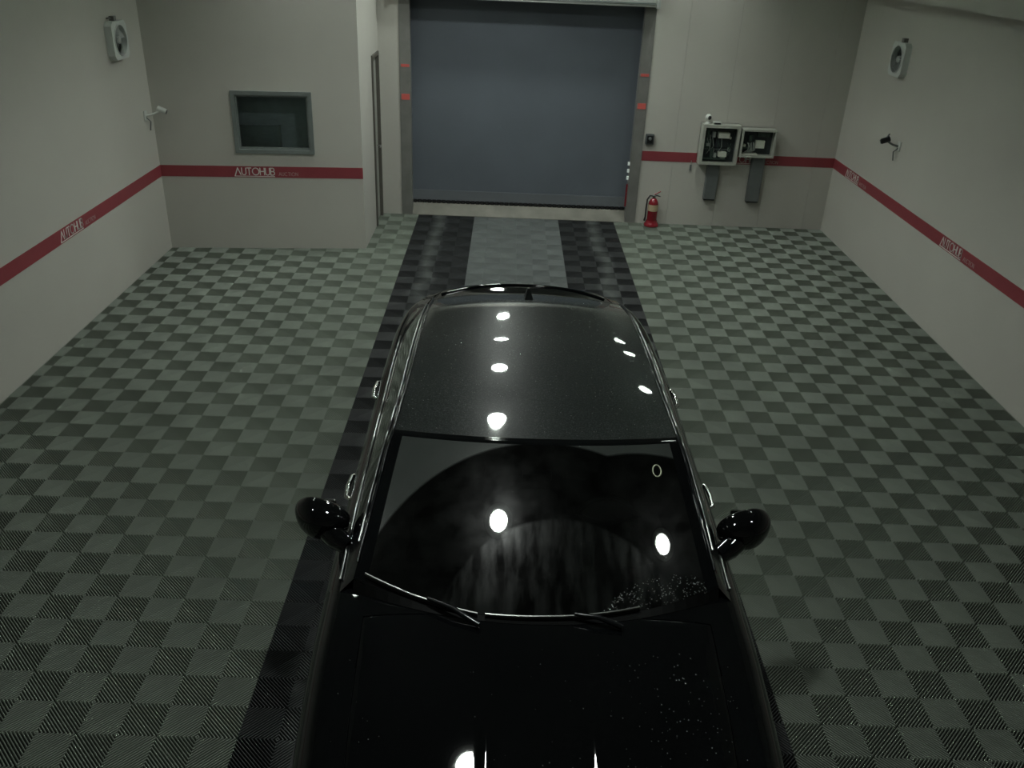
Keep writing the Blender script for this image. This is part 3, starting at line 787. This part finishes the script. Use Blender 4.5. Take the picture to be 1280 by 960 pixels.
def panel(name, faces, material, parent, inset=.005, smooth=38, get=gv, flip=False):
    ids, V, F, edge = {}, [], [], {}
    for q in faces:
        f = []
        for k in q:
            kk = (k[0], 0) if k[1] == 0 else k
            if kk not in ids: ids[kk] = len(V); V.append(get(*kk))
            f.append(ids[kk])
        f2 = [a for n_, a in enumerate(f) if a != f[n_ - 1]]
        if len(f2) < 3: continue
        F.append(tuple(f2))
        for a, b in zip(f2, f2[1:] + f2[:1]): edge[(min(a, b), max(a, b))] = edge.get((min(a, b), max(a, b)), 0) + 1
    me = bpy.data.meshes.new(name); me.from_pydata(V, [], F); me.update()
    if inset:
        bnd = {a for e, n_ in edge.items() if n_ == 1 for a in e}
        nr = [v.normal.copy() for v in me.vertices]
        for a in bnd: me.vertices[a].co -= nr[a] * inset * (1 if not flip else -1)
    bm = bmesh.new(); bm.from_mesh(me); bmesh.ops.recalc_face_normals(bm, faces=bm.faces)
    up = sum((f.normal.z * f.calc_area() for f in bm.faces)); 
    bm.to_mesh(me); bm.free()
    me.materials.append(material)
    for p in me.polygons: p.use_smooth = True
    me.set_sharp_from_angle(angle=math.radians(smooth))
    o = bpy.data.objects.new(name, me); COL.objects.link(o); o.parent = parent
    return o
# orient check: faces listed so that normals point outwards (top faces up)
parts = {}
for (c, s), fs in groups.items():
    fs = [q[::-1] for q in fs]
    parts[(c, s)] = panel(c, fs, MT['paint'], car, .004 if c in ('hood', 'trunk_lid', 'front_door', 'rear_door') else 0)
# closing caps at both ends
for i, nm in ((0, ('front_bumper', 0)), (len(ST) - 1, ('rear_bumper', 0))):
    ring = [gv(i, j) for j in range(-JC + 1, JC)]
    MB().quad(*ring).build('end_panel', MT['paint'], parts[nm])

# --- greenhouse
CEN = [(-1.25, 1.008), (-.86, 1.225), (-.47, 1.425), (.0, 1.482), (.6, 1.510), (1.05, 1.512), (1.40, 1.462), (1.78, 1.285), (2.12, 1.105)]
RAIL = [(.820, -1.04, 1.040), (.782, -.75, 1.235), (.715, -.37, 1.400), (.685, .05, 1.448), (.668, .6, 1.472), (.652, 1.02, 1.468), (.640, 1.36, 1.415), (.655, 1.74, 1.245), (.69, 2.10, 1.085)]
NS = 72; KS = list(range(len(CEN)))
def gcurve(tab, a, s): return hermite(KS, [p[a] for p in tab], s)
def glass_curve(a, b, s, k):   # even, gently bowed run of the windshield from its foot a to its head b
    u = s / 2; q = u * (1 + k) - k * u * u
    return tuple(a[i] + (b[i] - a[i]) * (q if i == len(a) - 1 else u) for i in range(len(a)))
def tail(tab, a, s): return hermite(KS[2:], [p[a] for p in tab[2:]], s)
def cpt(s): return glass_curve(CEN[0], CEN[2], s, .10) if s < 2 else (tail(CEN, 0, s), tail(CEN, 1, s))
def rpt(s): return glass_curve(RAIL[0], RAIL[2], s, .10) if s < 2 else tuple(tail(RAIL, a, s) for a in range(3))
def ghtop(s, t):
    cyy, cz = cpt(s); rx, ry, rz = rpt(s); a = abs(t)
    x = rx * t; y = cyy + (ry - cyy) * a**2.2
    z = cz + (rz - cz) * (0.8 * a**2 + 0.2 * a**4)
    return (x, y, z)
def belt(s):
    rx, ry, rz = rpt(s)
    y = ry if s < 7 else ry
    return (wd(y) - .085, y - .02 * max(0, 1 - s), zs(y) + .012)
def ghside(s, v, side):
    r = rpt(s); b = belt(s); bul = .022 * math.sin(math.pi * v) * min(1, s / 1.0) * min(1, (8 - s) / 1.5)
    return (side * (r[0] + (b[0] - r[0]) * v + bul), r[1] + (b[1] - r[1]) * v, r[2] + (b[2] - r[2]) * v + bul * .3)
def span(a, b, n): return [a + (b - a) * i / n for i in range(n + 1)]
def sheet(name, sv, tv, fn, material, inset, parent=None, smooth=40):
    faces = [[(i, j + 1), (i + 1, j + 1), (i + 1, j + 2), (i, j + 2)] for i in range(len(sv) - 1) for j in range(len(tv) - 1)]
    return panel(name, [q[::-1] for q in faces], material, parent or car, inset, smooth, lambda i, j: fn(sv[i], tv[j - 1]))
wind = sheet('windshield', span(.03, 1.98, 26), [-.925 + 1.85 * i / 36 for i in range(37)], ghtop, MT['windshield'], 0)
sheet('windshield_header', [1.98, 2.0, 2.03, 2.05, 2.08], [-1 + 2 * i / 36 for i in range(37)], ghtop, MT['paint'], 0)
roof = sheet('roof', [2.08, 2.09] + span(2.12, 6.0, 40), [-1, -.985] + [-.96 + 1.92 * i / 40 for i in range(41)] + [.985, 1], ghtop, MT['paint_roof'], 0)
sheet('rear_window', span(6.02, 7.9, 18), [-.90 + 1.8 * i / 24 for i in range(25)], ghtop, MT['glass'], 0)
for s in (-1, 1):
    sheet('front_pillar', span(.0, 2.08, 24), [.925 * s, .945 * s, .98 * s, 1.0 * s], ghtop, MT['paint'], 0)
    sheet('rear_pillar', span(6.0, 8.0, 18), [.90 * s, .93 * s, .97 * s, 1.0 * s], ghtop, MT['paint'], 0)
    f = lambda a, v, s=s: ghside(a, v, s)
    fd, rdr = parts[('front_door', s)], parts[('rear_door', s)]
    VV = [.16 + .76 * k / 6 for k in range(7)]
    sheet('side_window', span(.75, 2.92, 20), VV, f, MT['glass'], 0, fd)
    sheet('side_window', span(3.08, 5.25, 20), VV, f, MT['glass'], 0, rdr)
    sheet('quarter_window', span(5.36, 6.35, 10), VV, f, MT['glass'], 0)
    sheet('roof_rail', span(0, 8, 72), [0, .05, .11, .16], f, MT['paint'], 0)
    sheet('belt_frame', span(0, 8, 72), [.92, .96, 1.0], f, MT['trimblack'], 0)
    sheet('centre_pillar', span(2.92, 3.08, 3), VV, f, MT['trimblack'], 0)
    sheet('quarter_pillar', span(5.25, 5.36, 3), VV, f, MT['trimblack'], 0)
    sheet('rear_quarter_panel', span(6.35, 8.0, 16), VV, f, MT['paint'], 0)
    sheet('mirror_triangle', span(0, .75, 8), VV, f, MT['trimblack'], 0)
    MB().tube([Vector(f(a, .95)) + Vector((.006 * s, 0, .006)) for a in span(.2, 6.5, 60)], .0075, 6).build('chrome_belt_trim', MT['satin'], car, 60)
    MB().tube([Vector(f(a, .14)) + Vector((.004 * s, 0, .005)) for a in span(.5, 6.5, 60)], .0065, 6).build('chrome_roof_trim', MT['satin'], car, 60)
    MB().tube([Vector(f(a, .0)) + Vector((.0, 0, .003)) for a in span(.2, 6.6, 60)], .008, 6).build('drip_moulding', MT['trimblack'], car, 60)
    # door handles
    for par, yy in ((fd, -.12), (rdr, .98)):
        x = wd(yy) * s; z = zs(yy) - .085
        MB().tube([(x - .012 * s, yy - .115, z), (x + .010 * s, yy - .10, z + .004), (x + .016 * s, yy, z + .006), (x + .010 * s, yy + .10, z + .004), (x - .012 * s, yy + .115, z)], [.010, .013, .014, .013, .010], 10).build('door_handle', MT['chrome'], par, 60)
    # mirrors
    mx_ = 1.06 * s; my = -.60; mz = 1.075
    mr = MB().ell((0, 0, 0), (1, 1, 1), 24, 16)
    V2 = []
    for (x, y, z) in mr.v:
        k = .115 if x * s > 0 else .165
        V2.append((mx_ + x * k, my + (y * .115 if y < 0 else y * .05) + .03 * (x * s) * 1.0, mz + z * (.085 if z > 0 else .135) - .012 * (x * s < 0) * abs(x)))
    mr.v = V2
    mo = mr.build('mirror', MT['paint'], fd, 60); mo.name = 'mirror'
    MB().box(mx_ - .085, mx_ + .085, my + .036, my + .052, mz - .05, mz + .05, .01).build('mirror_glass', MT['chrome'], mo, 40)
    MB().tube([(s * .885, my - .15, mz - .085), (s * .945, my - .11, mz - .07), (s * 1.01, my - .04, mz - .05)], [.045, .055, .065], 10).build('mirror_arm', MT['paint'], mo, 60)
    # lamps at the ends
    m = MB(); Y0 = -2.44
    for a, b in ((0, 1), (1, 2), (2, 3), (3, 4)):
        pass
    hl = [(-2.50, .50), (-2.47, .58), (-2.43, .66), (-2.36, .74), (-2.27, .80)]
    q = []
    for (yy, fx) in hl:
        x = min(fx, wd(yy) - .02); q.append((x, yy))
    for (xa, ya), (xb, yb) in zip(q, q[1:]):
        za, zb_ = top_z(ya, xa) + .004, top_z(yb, xb) + .004
        m.quad((s * xa, ya - .012, za), (s * xb, yb - .012, zb_), (s * (xb + .05), yb - .02, zb_ - .10), (s * (xa + .05), ya - .02, za - .10))
    m.build('headlight', MT['lens'], parts[('front_bumper', 0)], 50)
    m = MB(); m.box(s * .38, s * .74, 2.47, 2.515, .80, .95, .008) if s > 0 else m.box(-.74, -.38, 2.47, 2.515, .80, .95, .008)
    m.build('taillight', MT['taillens'], parts[('rear_bumper', 0)], 40)
    # wheels
    for wy, wz in WH:
        x = s * .865
        MB().lathe([(.0, -.13), (.38, -.13), (.385, .06), (.30, .06)], (s * .80, wy, wz), 'x', 36).build('wheel_arch', MT['rubber'], car, 60) if False else None
        w_ = empty('wheel', (x, wy, wz), 0, car)
        MB().lathe([(.225, -.10), (.30, -.11), (.335, -.095), (.345, -.05), (.345, .05), (.335, .095), (.30, .11), (.225, .10)], (0, 0, 0), 'x', 40, False).build('tyre', MT['tyre'], w_, 40)
        MB().lathe([(.235, -.09), (.235, .09), (.215, .095), (.205, .03), (.205, -.09)], (0, 0, 0), 'x', 40, False).build('rim', MT['alloy'], w_, 40)
        for k in range(5):
            a = 2 * math.pi * k / 5
            MB().tube([(s * .07, .03 * math.cos(a), .03 * math.sin(a)), (s * .085, .21 * math.cos(a), .21 * math.sin(a))], [.03, .022], 6).build('spoke', MT['alloy'], w_, 60)
        MB().lathe([(.05, s * .04), (.05, s * .088), (0, s * .092)], (0, 0, 0), 'x', 20).build('hub', MT['satin'], w_, 40)
        MB().box(x - .16 if s > 0 else x - .10, x + .10 if s > 0 else x + .16, wy - .40, wy + .40, wz + .36, wz + .40).build('wheel_arch_liner', MT['rubber'], car)
MB().box(-.40, .40, -2.585, -2.545, .36, .60, .01).build('grille', MT['trimblack'], parts[('front_bumper', 0)], 40)
# dark underside / cabin tub so that nothing shines through
MB().box(-.80, .80, -2.2, 2.2, .22, .42).build('underbody', MT['rubber'], car)
# cowl below the windshield
m = MB(); N = 30
for i in range(N):
    a, b = -.82 + 1.64 * i / N, -.82 + 1.64 * (i + 1) / N
    fy = lambda x: -1.255 + .21 * abs(x / .82)**2.2
    m.quad((a, fy(a) - .022, top_z(fy(a) - .022, a) + .002), (b, fy(b) - .022, top_z(fy(b) - .022, b) + .002), (b, fy(b) + .012, 1.016 + .032 * (b / .82)**2), (a, fy(a) + .012, 1.016 + .032 * (a / .82)**2))
m.build('cowl', mat('cowl_plastic', (.004, .0045, .0045), .6, noise=(20, .1), spec=.1), car, 40)
# wipers: arms and blades parked along the lower edge of the glass
def on_glass(s, t, off): p = Vector(ghtop(s, t)); q = Vector(ghtop(s + .05, t)) - p; return p + Vector((0, -q.z, q.y)).normalized() * off
def wiper(t0, t1, s0, s1, piv_t, label=None):
    w_ = empty('wiper', (0, 0, 0), 0, car)
    pts = [on_glass(s0 + (s1 - s0) * k / 14, t0 + (t1 - t0) * k / 14, .022) for k in range(15)]
    MB().tube(pts, .0062, 6).build('blade', MT['satin'], w_, 60)
    MB().tube([p - Vector((0, 0, .012)) for p in pts], .006, 6).build('rubber_edge', MT['rubber'], w_, 60)
    mid = pts[8]; piv = Vector((.845 * piv_t, -1.31 + .1 * abs(piv_t)**2, 1.03))
    MB().tube([piv, piv.lerp(mid, .5) + Vector((0, 0, .022)), mid + Vector((0, 0, .012))], [.014, .011, .008], 8).build('arm', MT['trimblack'], w_, 60)
wiper(-.94, -.32, .10, .015, -.30)
wiper(-.28, .54, .02, .05, .42)
# shark-fin antenna
m = MB(); yb_ = 1.40; zb0 = ghtop(5.85, .0)[2]
ybase = cpt(5.72)[0]
for i in range(7):
    pass
fin = [(-.09, 0), (-.03, .028), (.03, .056), (.055, .060), (.062, .0)]
L, Rr = [], []
for y, z in fin:
    w_ = .028 * (1 - z / .075) * (1 if y < .05 else .8)
    zz = hermite([p[0] for p in CEN], [p[1] for p in CEN], ybase + y)
    L.append((-w_, ybase + y, zz + z)); Rr.append((w_, ybase + y, zz + z))
base_l = [(-.03, ybase + y, hermite([p[0] for p in CEN], [p[1] for p in CEN], ybase + y) - .003) for y, z in fin]
base_r = [(.03, p[1], p[2]) for p in base_l]
for k in range(4):
    m.quad(L[k], L[k + 1], base_l[k + 1], base_l[k]); m.quad(Rr[k + 1], Rr[k], base_r[k], base_r[k + 1]); m.quad(L[k + 1], L[k], Rr[k], Rr[k + 1])
m.quad(L[-1], Rr[-1], base_r[-1], base_l[-1])
m.build('shark_fin_antenna', MT['paint'], car, 30)
# trunk lip
MB().tube([(x, 2.425 - .15 * (x / .66)**2, top_z(2.425 - .15 * (x / .66)**2, x) + .002) for x in [-.64 + 1.28 * i / 24 for i in range(25)]], .012, 8).build('trunk_lip', MT['paint'], parts[('trunk_lid', 0)], 60)
# cabin: dashboard, seats, wheel, mirror, ring on the glass
MB().box(-.76, .76, -1.02, -.62, .70, .985, .05).build('dashboard', MT['seat'], car, 40)
MB().box(-.78, .78, -.9, 1.9, .42, .47).build('cabin_floor', MT['seat'], car)
for x in (-.38, .38):
    st_ = MB().box(x - .25, x + .25, -.30, .22, .47, .66, .05).build('seat', MT['seat'], car, 40)
    b = MB().box(-.24, .24, -.07, .07, 0, .60, .05); b.xform(Matrix.Translation((x, .26, .62)) @ Matrix.Rotation(-.3, 4, 'X')); b.build('backrest', MT['seat'], st_, 40)
    b = MB().box(-.13, .13, -.05, .05, 0, .18, .04); b.xform(Matrix.Translation((x, .46, 1.20)) @ Matrix.Rotation(-.2, 4, 'X')); b.build('headrest', MT['seat'], st_, 40)
bn = MB().box(-.66, .66, .95, 1.45, .47, .70, .05).build('rear_bench', MT['seat'], car, 40)
b = MB().box(-.66, .66, -.07, .07, 0, .56, .05); b.xform(Matrix.Translation((0, 1.45, .64)) @ Matrix.Rotation(-.35, 4, 'X')); b.build('backrest', MT['seat'], bn, 40)
b = MB().tube([(.18 * math.cos(2 * math.pi * i / 32), 0, .18 * math.sin(2 * math.pi * i / 32)) for i in range(32)], .014, 8, True).tube([(-.17, 0, 0), (.17, 0, 0)], .012).tube([(0, 0, 0), (0, 0, -.17)], .012).tube([(0, 0, 0), (0, -.18, 0)], .025)
b.xform(Matrix.Translation((.38, -.50, .92)) @ Matrix.Rotation(-.45, 4, 'X')); b.build('steering_wheel', MT['seat'], car, 60)
p = ghtop(1.62, 0)
rv = MB().box(-.13, .13, p[1] + .05, p[1] + .075, p[2] - .13, p[2] - .06, .012).build('rear_view_mirror', MT['trimblack'], car, 40)
MB().box(-.07, .07, p[1] + .005, p[1] + .06, p[2] - .055, p[2] - .01, .008).build('sensor_housing', MT['black'], rv, 40)
pc = on_glass(1.60, .79, .002)
b = MB().tube([(pc.x + .020 * math.cos(2 * math.pi * i / 20), pc.y + .028 * math.sin(2 * math.pi * i / 20), pc.z + .015 * math.sin(2 * math.pi * i / 20)) for i in range(20)], .0035, 6, True)
b.build('ring_sticker', MT['sticker'], wind, 60)
# water drops on roof, glass corner, hood and mirrors: too many to count
def half_drop(m, p, r):
    n = len(m.v); k = 6
    m.v.append((p[0], p[1], p[2] + r * .8))
    for ring, (q, h) in enumerate(((.7, .55), (1.0, -.1))):
        for i in range(k):
            a = 2 * math.pi * i / k + ring * .5
            m.v.append((p[0] + r * q * math.cos(a), p[1] + r * q * math.sin(a), p[2] + r * h))
    for i in range(k):
        m.f.append((n, n + 1 + i, n + 1 + (i + 1) % k)); m.f.append((n + 1 + i, n + 1 + k + i, n + 1 + k + (i + 1) % k, n + 1 + (i + 1) % k))
m = MB()
for i in range(700):
    half_drop(m, ghtop(2.1 + 3.8 * random.random(), random.uniform(-.97, .97)), random.uniform(.0010, .0026))
m.build('water_drops', MT['water'], roof, 60)
roof.children[0]['kind'] = 'stuff'
m = MB()
for i in range(260):
    a = random.uniform(.35, .93) ; s_ = random.uniform(.02, .34) * math.sqrt(max(0, 1 - ((a - .66) / .3)**2)) if abs(a - .66) < .3 else random.uniform(0, .1)
    half_drop(m, on_glass(s_, a, .001), random.uniform(.0015, .0035))
dw = m.build('water_drops', MT['water'], wind, 60); dw['kind'] = 'stuff'
m = MB()
for i in range(220):
    x = random.gauss(.55, .16) if random.random() < .7 else random.uniform(-.8, .8); y = random.uniform(-2.2, -1.40)
    if abs(x) < .83: half_drop(m, (x, y, top_z(y, x)), random.uniform(.0012, .003))
dw = m.build('water_drops', MT['water'], parts[('hood', 0)], 60); dw['kind'] = 'stuff'
